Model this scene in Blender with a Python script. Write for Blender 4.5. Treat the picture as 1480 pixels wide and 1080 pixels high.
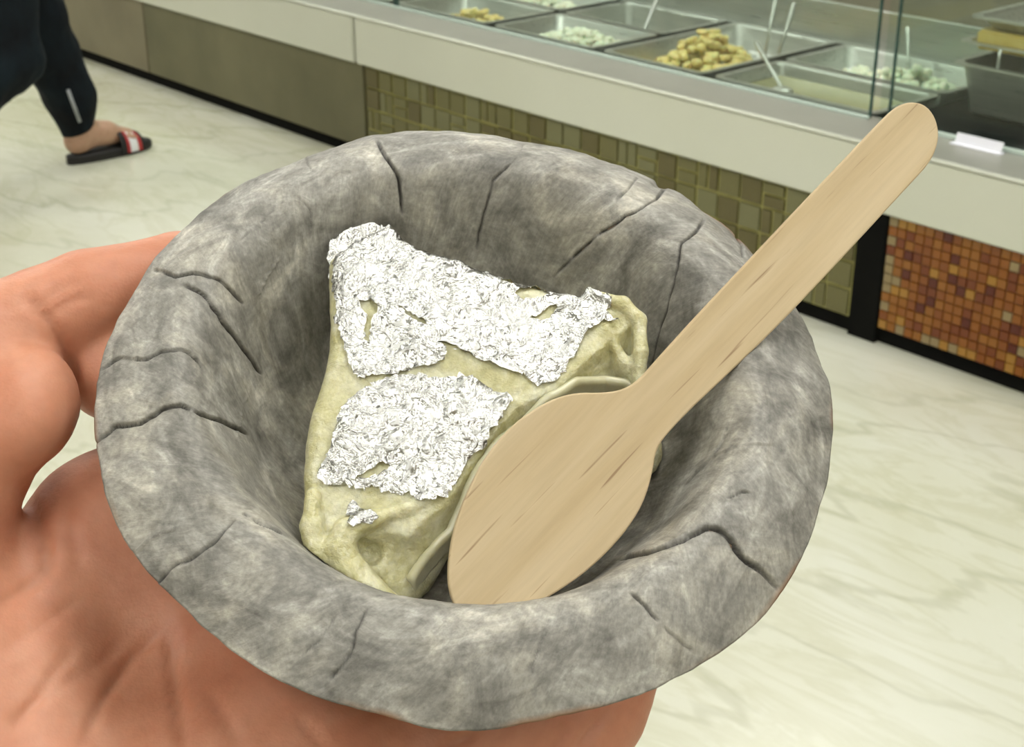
import bpy, bmesh, math, random
import numpy as np
from mathutils import Vector, Matrix

for o in list(bpy.data.objects): bpy.data.objects.remove(o)
scene = bpy.context.scene
COL = scene.collection
random.seed(4); rng = np.random.default_rng(4)

# ------------------------------------------------------------------ camera
IMW, IMH, FPX = 1480., 1080., 2113.
CAM_H = 1.30
PITCH = math.atan(980/2113.)
CAM = np.array([0, 0, CAM_H])
FW = np.array([0, math.cos(PITCH), -math.sin(PITCH)])
RT = np.array([1., 0, 0])
UP = np.array([0, math.sin(PITCH), math.cos(PITCH)])
cam_d = bpy.data.cameras.new('camera'); cam = bpy.data.objects.new('camera', cam_d); COL.objects.link(cam)
cam.location = CAM; cam.rotation_euler = (math.pi/2 - PITCH, 0, 0)
cam_d.sensor_width = 36; cam_d.lens = FPX/IMW*36; cam_d.clip_start = .01; cam_d.clip_end = 60
cam_d.dof.use_dof = True; cam_d.dof.focus_distance = .255; cam_d.dof.aperture_fstop = 75
scene.camera = cam

# ------------------------------------------------------------------ world, exposure
world = bpy.data.worlds.new('world'); scene.world = world; world.use_nodes = True
world.node_tree.nodes['Background'].inputs[0].default_value = (.9, .95, .9, 1)
world.node_tree.nodes['Background'].inputs[1].default_value = .25
vs = scene.view_settings
vs.view_transform = 'Standard'; vs.look = 'None'; vs.gamma = 1; vs.use_curve_mapping = False
vs.exposure = 0.0
LAMP = 10.3            # radiance of the ceiling panels

# ------------------------------------------------------------------ pixel <-> place
def ray(x, y): return FW + RT*(x-IMW/2)/FPX + UP*(IMH/2-y)/FPX
def ground(x, y, z=0.):
    d = ray(x, y); return CAM + d*((z-CAM_H)/d[2])
# counter frame: s along the front, t into the counter, z up
P0 = ground(530, 232)
E_ = ground(1480, 574) - ground(93.5, 76); E_ /= np.linalg.norm(E_)
N_ = np.array([-E_[1], E_[0], 0])
def CT(s, t, z): return P0 + E_*s + N_*t + np.array([0, 0, z])
CT_ROT = math.atan2(E_[1], E_[0])
MC = Matrix.Translation(P0) @ Matrix.Rotation(CT_ROT, 4, 'Z')
# bowl frame (rim circle fitted to the photograph), units of UNIT metres
UNIT = .00093
_a, _b, _Z = .0784588, .6078274, .280675*UNIT*1000
BN = RT*_a + UP*_b - FW*math.sqrt(1-_a*_a-_b*_b)
BC = CAM + FW*_Z + RT*(680.287-740)/FPX*_Z + UP*(540-555.528)/FPX*_Z
BU = RT - BN*(RT@BN); BU /= np.linalg.norm(BU); BV = np.cross(BN, BU)
MB = Matrix(((BU[0], BV[0], BN[0], BC[0]), (BU[1], BV[1], BN[1], BC[1]), (BU[2], BV[2], BN[2], BC[2]), (0, 0, 0, 1)))
CB = np.array([(CAM-BC)@BU, (CAM-BC)@BV, (CAM-BC)@BN])/UNIT      # camera in bowl frame
def rayB(x, y):
    d = ray(x, y); return np.array([d@BU, d@BV, d@BN])
def onplane(x, y, n, h):            # bowl-frame point on plane p.n = h
    d = rayB(x, y); n = np.array(n, float); return CB + d*((h - CB@n)/(d@n))
def toB(x, y, w): return onplane(x, y, (0, 0, 1), w)
def pix(P):                          # bowl-frame points -> pixels
    Q = (np.asarray(P)*UNIT) @ np.stack([BU, BV, BN]) + BC - CAM
    z = Q@FW; return 740 + FPX*(Q@RT)/z, 540 - FPX*(Q@UP)/z

# ------------------------------------------------------------------ helpers
def tag(o, label=None, cat=None, group=None, kind=None):
    if label: o['label'] = label
    if cat: o['category'] = cat
    if group: o['group'] = group
    if kind: o['kind'] = kind
    return o
def empty(name, M=None, parent=None):
    o = bpy.data.objects.new(name, None); COL.objects.link(o); o.empty_display_size = .02
    if parent: o.parent = parent
    if M is not None: o.matrix_local = M
    return o
def link(name, me, mat=None, parent=None, M=None, smooth=True):
    o = bpy.data.objects.new(name, me); COL.objects.link(o)
    if mat is not None and len(me.materials) == 0: me.materials.append(mat)
    if parent: o.parent = parent
    if M is not None: o.matrix_local = M
    if smooth and len(me.polygons): me.polygons.foreach_set('use_smooth', [True]*len(me.polygons))
    return o
def mesh_np(name, V, F):
    """fast mesh from numpy verts and an (n,k) face array or list of such arrays"""
    me = bpy.data.meshes.new(name)
    Fs = F if isinstance(F, list) else [F]
    Fs = [np.asarray(f, dtype=np.int32) for f in Fs if len(f)]
    V = np.asarray(V, dtype=np.float32)
    me.vertices.add(len(V)); me.vertices.foreach_set('co', V.ravel())
    idx = np.concatenate([f.ravel() for f in Fs]); tot = np.concatenate([np.full(len(f), f.shape[1]) for f in Fs])
    st = np.concatenate([[0], np.cumsum(tot)[:-1]])
    me.loops.add(len(idx)); me.loops.foreach_set('vertex_index', idx.astype(np.int32))
    me.polygons.add(len(tot)); me.polygons.foreach_set('loop_start', st.astype(np.int32))
    me.update(calc_edges=True); me.validate(); return me
def bm_mesh(name, bm):
    bmesh.ops.recalc_face_normals(bm, faces=bm.faces)
    me = bpy.data.meshes.new(name); bm.to_mesh(me); bm.free(); return me
def add_box(bm, x0, x1, y0, y1, z0, z1, bev=0., seg=1):
    r = bmesh.ops.create_cube(bm, size=1)
    for v in r['verts']:
        v.co = Vector((x0+(v.co.x+.5)*(x1-x0), y0+(v.co.y+.5)*(y1-y0), z0+(v.co.z+.5)*(z1-z0)))
    if bev > 0:
        es = list({e for v in r['verts'] for e in v.link_edges})
        bmesh.ops.bevel(bm, geom=es, offset=bev, segments=seg, affect='EDGES')
def box_mesh(name, x0, x1, y0, y1, z0, z1, bev=0., seg=1):
    bm = bmesh.new(); add_box(bm, x0, x1, y0, y1, z0, z1, bev, seg); return bm_mesh(name, bm)
def add_tube(bm, pts, rads, n=10, cap=True):
    pts = [Vector(p) for p in pts]; rings = []
    for i, p in enumerate(pts):
        d = (pts[min(i+1, len(pts)-1)] - pts[max(i-1, 0)]).normalized()
        a = d.orthogonal().normalized() if i == 0 else (pa - d*pa.dot(d)).normalized()
        pa = a; b = d.cross(a); r = rads[i] if hasattr(rads, '__len__') else rads
        rings.append([bm.verts.new(p + a*r*math.cos(2*math.pi*k/n) + b*r*math.sin(2*math.pi*k/n)) for k in range(n)])
    for A, B in zip(rings, rings[1:]):
        for k in range(n): bm.faces.new((A[k], A[(k+1) % n], B[(k+1) % n], B[k]))
    if cap: bm.faces.new(rings[0][::-1]); bm.faces.new(rings[-1])

# value noise
_perm = rng.permutation(256)
def vnoise(P, seed=0):
    P = np.asarray(P, float); I = np.floor(P).astype(int); f = P - I; f = f*f*(3-2*f); out = 0
    for dx in (0, 1):
        for dy in (0, 1):
            for dz in (0, 1):
                h = _perm[(_perm[(_perm[(I[..., 0]+dx+seed*17) & 255] + I[..., 1]+dy) & 255] + I[..., 2]+dz) & 255]/255.
                out = out + h*(f[..., 0] if dx else 1-f[..., 0])*(f[..., 1] if dy else 1-f[..., 1])*(f[..., 2] if dz else 1-f[..., 2])
    return out*2-1
def fbm(P, sc, oct=3, seed=0):
    P = np.asarray(P, float)*sc; r = 0; a = 1
    for k in range(oct): r = r + a*vnoise(P*(2**k)+k*13.7, seed+k); a *= .5
    return r

# signed-distance volumes and surface nets
class Vol:
    def __init__(s, lo, hi, h, far=12.):
        s.lo = np.array(lo, float); s.h = h
        s.n = np.ceil((np.array(hi)-s.lo)/h).astype(int)+1
        s.F = np.full(tuple(s.n), far, np.float32); s.ax = [s.lo[i]+h*np.arange(s.n[i]) for i in range(3)]; s.far = far
    def sub(s, lo, hi):
        a = np.clip(np.floor((np.array(lo)-s.lo)/s.h).astype(int), 0, s.n); b = np.clip(np.ceil((np.array(hi)-s.lo)/s.h).astype(int)+1, 0, s.n)
        sl = tuple(slice(a[i], b[i]) for i in range(3))
        if any(b[i]-a[i] < 1 for i in range(3)): return None, None
        G = np.stack(np.meshgrid(*[s.ax[i][sl[i]] for i in range(3)], indexing='ij'), -1)
        return sl, G
    def union(s, sl, d, k):
        A = s.F[sl]
        h = np.clip(.5+.5*(d-A)/k, 0, 1); s.F[sl] = d*(1-h)+A*h - k*h*(1-h)
    def carve(s, sl, d, k):
        A = s.F[sl]; d = -d
        h = np.clip(.5-.5*(d-A)/k, 0, 1); s.F[sl] = d*(1-h)+A*h + k*h*(1-h)
    def cone(s, p, q, r0, r1, k=4., carve=False):
        p = np.array(p, float); q = np.array(q, float); m = max(r0, r1)+s.far*.8
        sl, G = s.sub(np.minimum(p, q)-m, np.maximum(p, q)+m)
        if sl is None: return
        d = q-p; L = max(d@d, 1e-9); t = np.clip(((G-p)@d)/L, 0, 1)
        D = np.linalg.norm(G-p-t[..., None]*d, axis=-1) - (r0+(r1-r0)*t)
        (s.carve if carve else s.union)(sl, D, k)
    def chain(s, pts, rs, k=4., carve=False):
        for i in range(len(pts)-1): s.cone(pts[i], pts[i+1], rs[i], rs[i+1], k, carve)
    def ellip(s, c, r, k=4., R=None):
        c = np.array(c, float); r = np.array(r, float); m = r.max()+s.far*.8
        sl, G = s.sub(c-m, c+m)
        if sl is None: return
        X = G-c
        if R is not None: X = X@R
        q = np.linalg.norm(X/r, axis=-1); g = np.linalg.norm(X/(r*r), axis=-1)+1e-9
        s.union(sl, q*(q-1)/g, k)
    def nets(s):
        F = s.F; n = s.n; ins = F < 0
        cs = tuple(n-1); acc = np.zeros(cs+(3,), np.float32); cnt = np.zeros(cs, np.int16)
        for ax in range(3):
            o1, o2 = [a for a in range(3) if a != ax]
            A = F.take(range(0, n[ax]-1), ax); B = F.take(range(1, n[ax]), ax)
            cr = (A < 0) != (B < 0); t = np.where(cr, A/np.where(cr, A-B, 1), 0)
            for i in (0, 1):
                for j in (0, 1):
                    sl = [slice(None)]*3; sl[o1] = slice(i, n[o1]-1+i); sl[o2] = slice(j, n[o2]-1+j); sl = tuple(sl)
                    c = cr[sl]; cnt += c
                    acc[..., ax] += np.where(c, t[sl], 0); acc[..., o1] += c*i; acc[..., o2] += c*j
        m = cnt > 0; idx = np.full(cs, -1, np.int64); idx[m] = np.arange(m.sum())
        V = (np.argwhere(m) + acc[m]/cnt[m][:, None])*s.h + s.lo
        Q = []
        for ax in range(3):
            o1, o2 = (ax+1) % 3, (ax+2) % 3
            A = ins.take(range(0, n[ax]-1), ax); B = ins.take(range(1, n[ax]), ax)
            for sg in (0, 1):
                e = np.argwhere((A & ~B) if sg == 0 else (~A & B))
                e = e[(e[:, o1] > 0) & (e[:, o2] > 0) & (e[:, o1] < n[o1]-1) & (e[:, o2] < n[o2]-1)]
                c = []
                for i, j in ((1, 1), (0, 1), (0, 0), (1, 0)):
                    x = e.copy(); x[:, o1] -= i; x[:, o2] -= j; c.append(idx[x[:, 0], x[:, 1], x[:, 2]])
                q = np.stack(c, 1); Q.append(q if sg == 0 else q[:, ::-1])
        return V, np.concatenate(Q)
def relax(V, Q, it=3, lam=.5):
    V = V.copy(); E = np.concatenate([Q[:, [0, 1]], Q[:, [1, 2]], Q[:, [2, 3]], Q[:, [3, 0]]])
    deg = np.bincount(E.ravel(), minlength=len(V))[:, None]+1e-9
    for _ in range(it):
        S = np.stack([np.bincount(E[:, 0], V[E[:, 1], k], len(V))+np.bincount(E[:, 1], V[E[:, 0], k], len(V)) for k in range(3)], 1)
        V += lam*(S/deg-V)
    return V
def vnormals(V, Q):
    n = np.cross(V[Q[:, 2]]-V[Q[:, 0]], V[Q[:, 3]]-V[Q[:, 1]]); N = np.zeros_like(V)
    for k in range(4):
        for c in range(3): N[:, c] += np.bincount(Q[:, k], n[:, c], len(V))
    return N/(np.linalg.norm(N, axis=1, keepdims=True)+1e-12)
def polydist(P, L):
    """distance of points (n,d) to polyline, running parameter 0..1, signed side (2-D)"""
    L = np.asarray(L, float); best = np.full(len(P), 1e9); par = np.zeros(len(P)); side = np.zeros(len(P))
    seg = np.linalg.norm(np.diff(L, axis=0), axis=1); cum = np.concatenate([[0], np.cumsum(seg)])
    for i in range(len(L)-1):
        d = L[i+1]-L[i]; t = np.clip(((P-L[i])@d)/max(d@d, 1e-12), 0, 1); X = P-L[i]-t[:, None]*d
        D = np.linalg.norm(X, axis=1); b = D < best
        best = np.where(b, D, best); par = np.where(b, (cum[i]+t*seg[i])/cum[-1], par)
        side = np.where(b, np.sign(d[0]*X[:, 1]-d[1]*X[:, 0]), side)
    return best, par, side
def inpoly(P, L):
    L = np.asarray(L, float); r = np.zeros(len(P), bool); x, y = P[:, 0], P[:, 1]
    for i in range(len(L)):
        a, b = L[i-1], L[i]
        if a[1] == b[1]: continue
        r ^= ((a[1] > y) != (b[1] > y)) & (x < (b[0]-a[0])*(y-a[1])/(b[1]-a[1])+a[0])
    return r
def smooth_closed(L, it=2):
    L = np.asarray(L, float)
    for _ in range(it):
        N = np.roll(L, -1, 0); L = np.stack([.75*L+.25*N, .25*L+.75*N], 1).reshape(-1, L.shape[1])
    return L
def resample(L, step):
    L = np.asarray(L, float); seg = np.linalg.norm(np.diff(L, axis=0), axis=1); c = np.concatenate([[0], np.cumsum(seg)])
    x = np.linspace(0, c[-1], max(2, int(c[-1]/step)+1)); return np.stack([np.interp(x, c, L[:, k]) for k in range(L.shape[1])], 1)

# ------------------------------------------------------------------ materials
class Mat:
    def __init__(s, name, col=(.5, .5, .5), rough=.5, metal=0., **kw):
        s.m = bpy.data.materials.new(name); s.m.use_nodes = True; s.t = s.m.node_tree; s.p = s.t.nodes['Principled BSDF']
        s.set('Base Color', (*col, 1)); s.set('Roughness', rough); s.set('Metallic', metal)
        for k, v in kw.items(): s.set(k.replace('_', ' '), v)
        s._tc = None
    def set(s, k, v): s.p.inputs[k].default_value = v
    def N(s, t, **kw):
        n = s.t.nodes.new(t)
        for k, v in kw.items():
            if k in n.inputs: n.inputs[k].default_value = v
            else: setattr(n, k, v)
        return n
    def L(s, a, b): s.t.links.new(a, b)
    def co(s, scale=(1, 1, 1), rot=(0, 0, 0), src='Object'):
        if s._tc is None: s._tc = s.N('ShaderNodeTexCoord')
        mp = s.N('ShaderNodeMapping'); mp.inputs['Scale'].default_value = scale; mp.inputs['Rotation'].default_value = rot
        s.L(s._tc.outputs[src], mp.inputs['Vector']); return mp.outputs['Vector']
    def noise(s, vec, scale, detail=4, rough=.55, dist=0.):
        n = s.N('ShaderNodeTexNoise', Scale=scale, Detail=detail, Roughness=rough, Distortion=dist); s.L(vec, n.inputs['Vector']); return n.outputs['Fac']
    def ramp(s, fac, stops):
        r = s.N('ShaderNodeValToRGB'); e = r.color_ramp.elements
        while len(e) < len(stops): e.new(.5)
        for x, (p, c) in zip(e, stops): x.position = p; x.color = (*c, 1) if hasattr(c, '__len__') else (c, c, c, 1)
        s.L(fac, r.inputs['Fac']); return r.outputs['Color']
    def mix(s, fac, a, b, mode='MIX'):
        m = s.N('ShaderNodeMix', data_type='RGBA', blend_type=mode)
        for sock, v in ((m.inputs[0], fac), (m.inputs[6], a), (m.inputs[7], b)):
            if hasattr(v, 'links'): s.L(v, sock)
            elif hasattr(v, '__len__'): sock.default_value = (*v, 1)
            else: sock.default_value = v
        return m.outputs[2]
    def math(s, op, a, b=0.):
        m = s.N('ShaderNodeMath', operation=op)
        for sock, v in ((m.inputs[0], a), (m.inputs[1], b)):
            if hasattr(v, 'links'): s.L(v, sock)
            else: sock.default_value = v
        return m.outputs[0]
    def color(s, c): s.L(c, s.p.inputs['Base Color']); return s
    def bump(s, h, strength=.3, dist=.001, prev=None):
        b = s.N('ShaderNodeBump', Strength=strength, Distance=dist); s.L(h, b.inputs['Height'])
        if prev is not None: s.L(prev, b.inputs['Normal'])
        s.L(b.outputs['Normal'], s.p.inputs['Normal']); return b.outputs['Normal']
def speckled(name, a, b, rough, scale, metal=0., bump=0., bscale=None, **kw):
    m = Mat(name, a, rough, metal, **kw); v = m.co(); f = m.noise(v, scale, 5)
    m.color(m.ramp(f, [(.3, a), (.7, b)]))
    if bump: m.bump(m.noise(v, bscale or scale*4, 4), bump, .002)
    return m.m

# leaf bowl
M = Mat('pressed_leaf', rough=.55); v = M.co((1/UNIT,)*3)                   # object units -> bowl millimetres
at = M.N('ShaderNodeAttribute', attribute_name='polar').outputs['Vector']   # (cos, sin, radius) so grain runs with the leaf
mp = M.N('ShaderNodeMapping'); mp.inputs['Scale'].default_value = (34, 34, .22); M.L(at, mp.inputs['Vector'])
grain = M.noise(mp.outputs['Vector'], 2.2, 5, .6, .6)
mp2 = M.N('ShaderNodeMapping'); mp2.inputs['Scale'].default_value = (3.2, 3.2, .10); M.L(at, mp2.inputs['Vector'])
blot = M.noise(mp2.outputs['Vector'], 1.6, 6, .62, 1.2)
cloud = M.noise(v, .07, 5, .65, .8); fine = M.noise(v, .9, 4, .6)
c1 = M.ramp(blot, [(.30, (.16, .15, .128)), (.45, (.26, .248, .218)), (.56, (.315, .302, .268)), (.72, (.48, .465, .42))])
c2 = M.ramp(cloud, [(.32, (.45, .45, .44)), (.5, (.9, .9, .9)), (.66, (1.4, 1.38, 1.32))])
c = M.mix(1, c1, c2, 'MULTIPLY')
c = M.mix(.42, c, M.ramp(grain, [(.3, .55), (.55, 1.0), (.75, 1.35)]), 'MULTIPLY')
c = M.mix(.5, c, M.ramp(fine, [(.3, .55), (.7, 1.3)]), 'MULTIPLY')
edge = M.N('ShaderNodeAttribute', attribute_name='browned').outputs['Fac']
c = M.mix(edge, c, (.23, .12, .06))
crk = M.N('ShaderNodeAttribute', attribute_name='crack').outputs['Fac']
c = M.mix(crk, c, (.02, .018, .015)); M.color(c)
b1 = M.bump(grain, .25, .0004); b2 = M.bump(cloud, .3, .0012, b1); M.bump(fine, .25, .0003, b2)
MAT_LEAF = M.m
# silver leaf
M = Mat('silver_leaf', (.60, .60, .58), .2, 1.); v = M.co((1/UNIT,)*3)
vo = M.N('ShaderNodeTexVoronoi', Scale=.75); M.L(v, vo.inputs['Vector'])
f = M.noise(v, .32, 4, .55, 1.8); b = M.bump(f, .62, .0015); M.bump(vo.outputs['Distance'], .3, .0007, b)
M.L(M.ramp(f, [(.3, .14), (.7, .34)]), M.p.inputs['Roughness'])
MAT_FOIL = M.m
# milk sweet
M = Mat('milk_sweet', rough=.34, Subsurface_Weight=.35, Subsurface_Scale=.004, Coat_Weight=.35, Coat_Roughness=.15)
M.p.inputs['Subsurface Radius'].default_value = (1., .8, .45)
v = M.co((1/UNIT,)*3); f = M.noise(v, .11, 5, .65, .7); g = M.noise(v, .9, 4, .6)
c = M.ramp(f, [(.3, (.38, .345, .14)), (.46, (.53, .50, .275)), (.6, (.62, .595, .40)), (.75, (.68, .665, .51))])
M.color(M.mix(.4, c, M.ramp(g, [(.3, .65), (.7, 1.2)]), 'MULTIPLY')); b = M.bump(M.noise(v, .4, 5), .6, .0016); M.bump(g, .35, .0005, b)
MAT_SWEET = M.m
M = Mat('cream_sheet', rough=.3, Subsurface_Weight=.35, Subsurface_Scale=.004, Coat_Weight=.3, Coat_Roughness=.2)
M.p.inputs['Subsurface Radius'].default_value = (1., .85, .5)
v = M.co((1/UNIT,)*3); f = M.noise(v, .12, 4, .6, .5)
M.color(M.ramp(f, [(.3, (.46, .435, .26)), (.7, (.57, .55, .39))])); M.bump(M.noise(v, .5, 4), .25, .0006)
MAT_SHEET = M.m
# birch wood
M = Mat('birch_wood', rough=.62); v = M.co((60, 900, 900)); w = M.co((14, 160, 160)); z = M.co((42, 900, 900))
g = M.noise(v, 1., 4, .6); l = M.noise(w, 1., 3, .5, .3); k = M.noise(z, 1., 2, .4, .2)
c = M.ramp(l, [(.3, (.46, .345, .19)), (.5, (.51, .395, .235)), (.7, (.55, .435, .272))])
c = M.mix(.35, c, M.ramp(g, [(.3, .80), (.6, 1.06)]), 'MULTIPLY')
c = M.mix(M.ramp(k, [(.66, 0.), (.72, .75)]), c, (.22, .125, .06)); M.color(c); M.bump(g, .2, .0004)
MAT_WOOD = M.m
# skin
def skin_mat(name, a, b, c, scale):
    M = Mat(name, rough=.48, Subsurface_Weight=.22, Subsurface_Scale=.006, Specular_IOR_Level=.35)
    M.p.inputs['Subsurface Radius'].default_value = (1., .35, .2)
    v = M.co((1/scale,)*3); f = M.noise(v, .035, 4, .6, .6); g = M.noise(v, .35, 4, .6)
    col = M.ramp(f, [(.32, a), (.52, b), (.7, c)])
    M.color(M.mix(.22, col, M.ramp(g, [(.3, .75), (.7, 1.15)]), 'MULTIPLY'))
    cell = M.N('ShaderNodeTexVoronoi', Scale=1.5); M.L(v, cell.inputs['Vector'])
    b_ = M.bump(cell.outputs['Distance'], .10, .0003); M.bump(g, .2, .0008, b_)
    return M.m
MAT_SKIN = skin_mat('skin', (.45, .172, .094), (.53, .235, .142), (.58, .29, .19), UNIT)
MAT_SKIN2 = skin_mat('walker_skin', (.42, .25, .17), (.47, .29, .2), (.52, .33, .23), .001)
# surroundings
M = Mat('marble_floor', rough=.22, Specular_IOR_Level=.4); v = M.co(); 
n1 = M.noise(v, 1.1, 6, .6, 1.2); vv = M.co((1.0, 3.4, 1), (0, 0, .35)); n2 = M.noise(vv, 1.7, 7, .62, 1.6)
wv = M.N('ShaderNodeTexWave', Scale=1.25, Distortion=9., Detail=5.); wv.inputs['Detail Scale'].default_value = 1.4; M.L(M.co((.6, 2.4, 1), (0, 0, .3)), wv.inputs['Vector'])
c = M.ramp(n1, [(.3, (.52, .51, .38)), (.5, (.59, .59, .47)), (.7, (.64, .645, .55))])
c = M.mix(M.ramp(n2, [(.42, 0.), (.5, .35), (.54, 0.)]), c, (.43, .42, .26))
c = M.mix(M.ramp(wv.outputs['Fac'], [(0., .38), (.05, 0.)]), c, (.34, .34, .22))
c = M.mix(M.ramp(M.noise(v, .9, 3), [(.45, 0.), (.7, .6)]), c, (.66, .67, .58)); M.color(c)
MAT_FLOOR = M.m
MAT_WALL = speckled('painted_wall', (.36, .34, .28), (.40, .38, .32), .8, 3.)
MAT_CEIL = speckled('ceiling_paint', (.34, .34, .31), (.38, .38, .35), .9, 3.)
M = Mat('light_diffuser', (.9, .9, .85), .5); M.set('Emission Color', (1, .99, .94, 1)); M.set('Emission Strength', LAMP); MAT_LAMP = M.m
MAT_STONE = [speckled('stone_panel', (.105, .098, .048), (.165, .152, .082), .42, 3.5, bump=.1),
             speckled('stone_panel_warm', (.165, .14, .085), (.235, .205, .13), .42, 3., bump=.1)]
MAT_GROUT = speckled('pale_joint', (.33, .31, .10), (.40, .375, .14), .6, 20.)
MAT_TILE = [speckled('olive_tile', (.115, .105, .036), (.165, .15, .058), .42, 14., bump=.15),
            speckled('olive_brown_tile', (.085, .07, .022), (.135, .115, .042), .42, 14., bump=.15),
            speckled('olive_grey_tile', (.14, .135, .058), (.185, .175, .085), .42, 14., bump=.15)]
OR = [(.23, .072, .006), (.20, .056, .006), (.25, .090, .009), (.15, .033, .005), (.09, .012, .004), (.33, .16, .022), (.26, .19, .09)]
MAT_MOS = [speckled('mosaic_glass_%s' % n, tuple(x*.8 for x in c), tuple(x*1.2 for x in c), .2, 60.) for n, c in
           zip(('orange', 'rust', 'amber', 'brown', 'maroon', 'gold', 'beige'), OR)]
MAT_MGROUT = speckled('mosaic_grout', (.15, .045, .008), (.20, .07, .012), .7, 30.)
MAT_BLACK = speckled('black_plinth', (.003, .003, .003), (.006, .006, .005), .8, 10., Specular_IOR_Level=.1)
MAT_FASCIA = speckled('white_fascia', (.61, .62, .52), (.64, .65, .56), .3, 2., Coat_Weight=.3)
M = Mat('brushed_steel', (.56, .56, .54), .32, .85); v = M.co((2, 60, 60)); f = M.noise(v, 3, 3); M.L(M.ramp(f, [(.3, .26), (.7, .42)]), M.p.inputs['Roughness']); M.color(M.ramp(f, [(.3, (.50, .50, .48)), (.7, (.60, .60, .57))])); MAT_STEEL = M.m
MAT_LEDGE = speckled('satin_ledge', (.33, .32, .285), (.38, .37, .33), .35, 6., metal=.3)
M = Mat('pane_glass'); gl = M.N('ShaderNodeBsdfGlossy', Roughness=.02); tr = M.N('ShaderNodeBsdfTransparent'); tr.inputs[0].default_value = (.93, .97, .94, 1)
lw = M.N('ShaderNodeLayerWeight', Blend=.5); ms = M.N('ShaderNodeMixShader'); M.L(M.math('ADD', M.math('MULTIPLY', M.math('POWER', lw.outputs['Facing'], 4.), .55), .03), ms.inputs[0]); M.L(tr.outputs[0], ms.inputs[1]); M.L(gl.outputs[0], ms.inputs[2])
M.L(ms.outputs[0], M.t.nodes['Material Output'].inputs['Surface']); MAT_GLASS = M.m
MAT_GEDGE = speckled('green_glass_edge', (.02, .06, .055), (.05, .11, .10), .15, 20.)
MAT_GTRIM = speckled('pale_glass_bead', (.55, .66, .60), (.62, .72, .66), .2, 20.)
MAT_WHITE = speckled('white_sweet', (.74, .75, .58), (.80, .80, .68), .55, 60., Subsurface_Weight=.2, Subsurface_Scale=.004)
MAT_YELLOW = speckled('yellow_sweet', (.72, .55, .18), (.80, .68, .32), .5, 60., Subsurface_Weight=.2, Subsurface_Scale=.004)
MAT_SYRUP = speckled('thick_syrup', (.33, .31, .17), (.40, .37, .21), .15, 9.)
MAT_GOLD = speckled('golden_slab', (.62, .46, .12), (.70, .55, .20), .4, 40.)
MAT_CARD = speckled('white_card', (.78, .78, .86), (.82, .82, .88), .5, 40.)
MAT_BROWN = speckled('taupe_laminate', (.20, .175, .13), (.25, .22, .17), .5, 5.)
MAT_RED = speckled('red_carton', (.36, .06, .05), (.42, .09, .07), .5, 10.)
M = Mat('navy_track_cloth', rough=.85, Specular_IOR_Level=.2); v = M.co(); f = M.noise(v, 9, 4); M.color(M.ramp(f, [(.35, (.003, .004, .006)), (.65, (.006, .012, .017))])); M.bump(M.noise(M.co((1, 1, .5)), 14, 3), .5, .02); MAT_NAVY = M.m
MAT_SHIRT = speckled('grey_shirt_cloth', (.16, .17, .19), (.2, .21, .23), .8, 20.)
MAT_SOLE = speckled('black_foam', (.007, .006, .006), (.012, .010, .010), .6, 30.)
MAT_RSTR = speckled('red_strap', (.35, .02, .02), (.42, .03, .03), .5, 30.)
MAT_WSTR = speckled('white_strap', (.75, .75, .77), (.8, .8, .82), .5, 30.)
MAT_HAIR = speckled('black_hair', (.01, .008, .007), (.02, .016, .014), .5, 30.)
MAT_PIPING = speckled('grey_piping', (.30, .32, .33), (.36, .38, .40), .4, 30.)

# ================================================================== the room (counter frame)
S0, S1, T0, T1, HC = -5.5, 6.0, -5.0, 2.6, 2.9
def struct(name, me, mat): return tag(link(name, me, mat, M=MC, smooth=False), kind='structure')
struct('floor', box_mesh('floor', S0, S1, T0, T1, -.1, 0), MAT_FLOOR)
struct('ceiling', box_mesh('ceiling', S0, S1, T0, T1, HC, HC+.1), MAT_CEIL)
struct('wall_back', box_mesh('wall_back', S0, S1, T1, T1+.1, 0, HC), MAT_WALL)
struct('wall_front', box_mesh('wall_front', S0, S1, T0-.1, T0, 0, HC), MAT_WALL)
struct('wall_left', box_mesh('wall_left', S0-.1, S0, T0, T1, 0, HC), MAT_WALL)
struct('wall_right', box_mesh('wall_right', S1, S1+.1, T0, T1, 0, HC), MAT_WALL)
lamp_me = box_mesh('diffuser', -.6, .6, -.3, .3, -.02, 0); frame_bm = bmesh.new()
for a in ((-.64, .64, -.34, -.30), (-.64, .64, .30, .34), (-.64, -.60, -.30, .30), (.60, .64, -.30, .30)): add_box(frame_bm, *a, -.03, 0)
frame_me = bm_mesh('lamp_frame', frame_bm)
for s in (-3.8, -1.4, 1.0, 3.4, 5.2):
    for t in (-3.8, -1.9, 0., 1.5):
        if s+t > 4.6 and t >= 0: continue
        e = empty('ceiling_light', MC @ Matrix.Translation((s, t, HC)))
        tag(e, 'flat rectangular white ceiling light panel in the shop ceiling', 'ceiling light', 'ceiling light panels')
        link('diffuser', lamp_me, MAT_LAMP, e, smooth=False); link('frame', frame_me, MAT_WALL, e, smooth=False)

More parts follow.
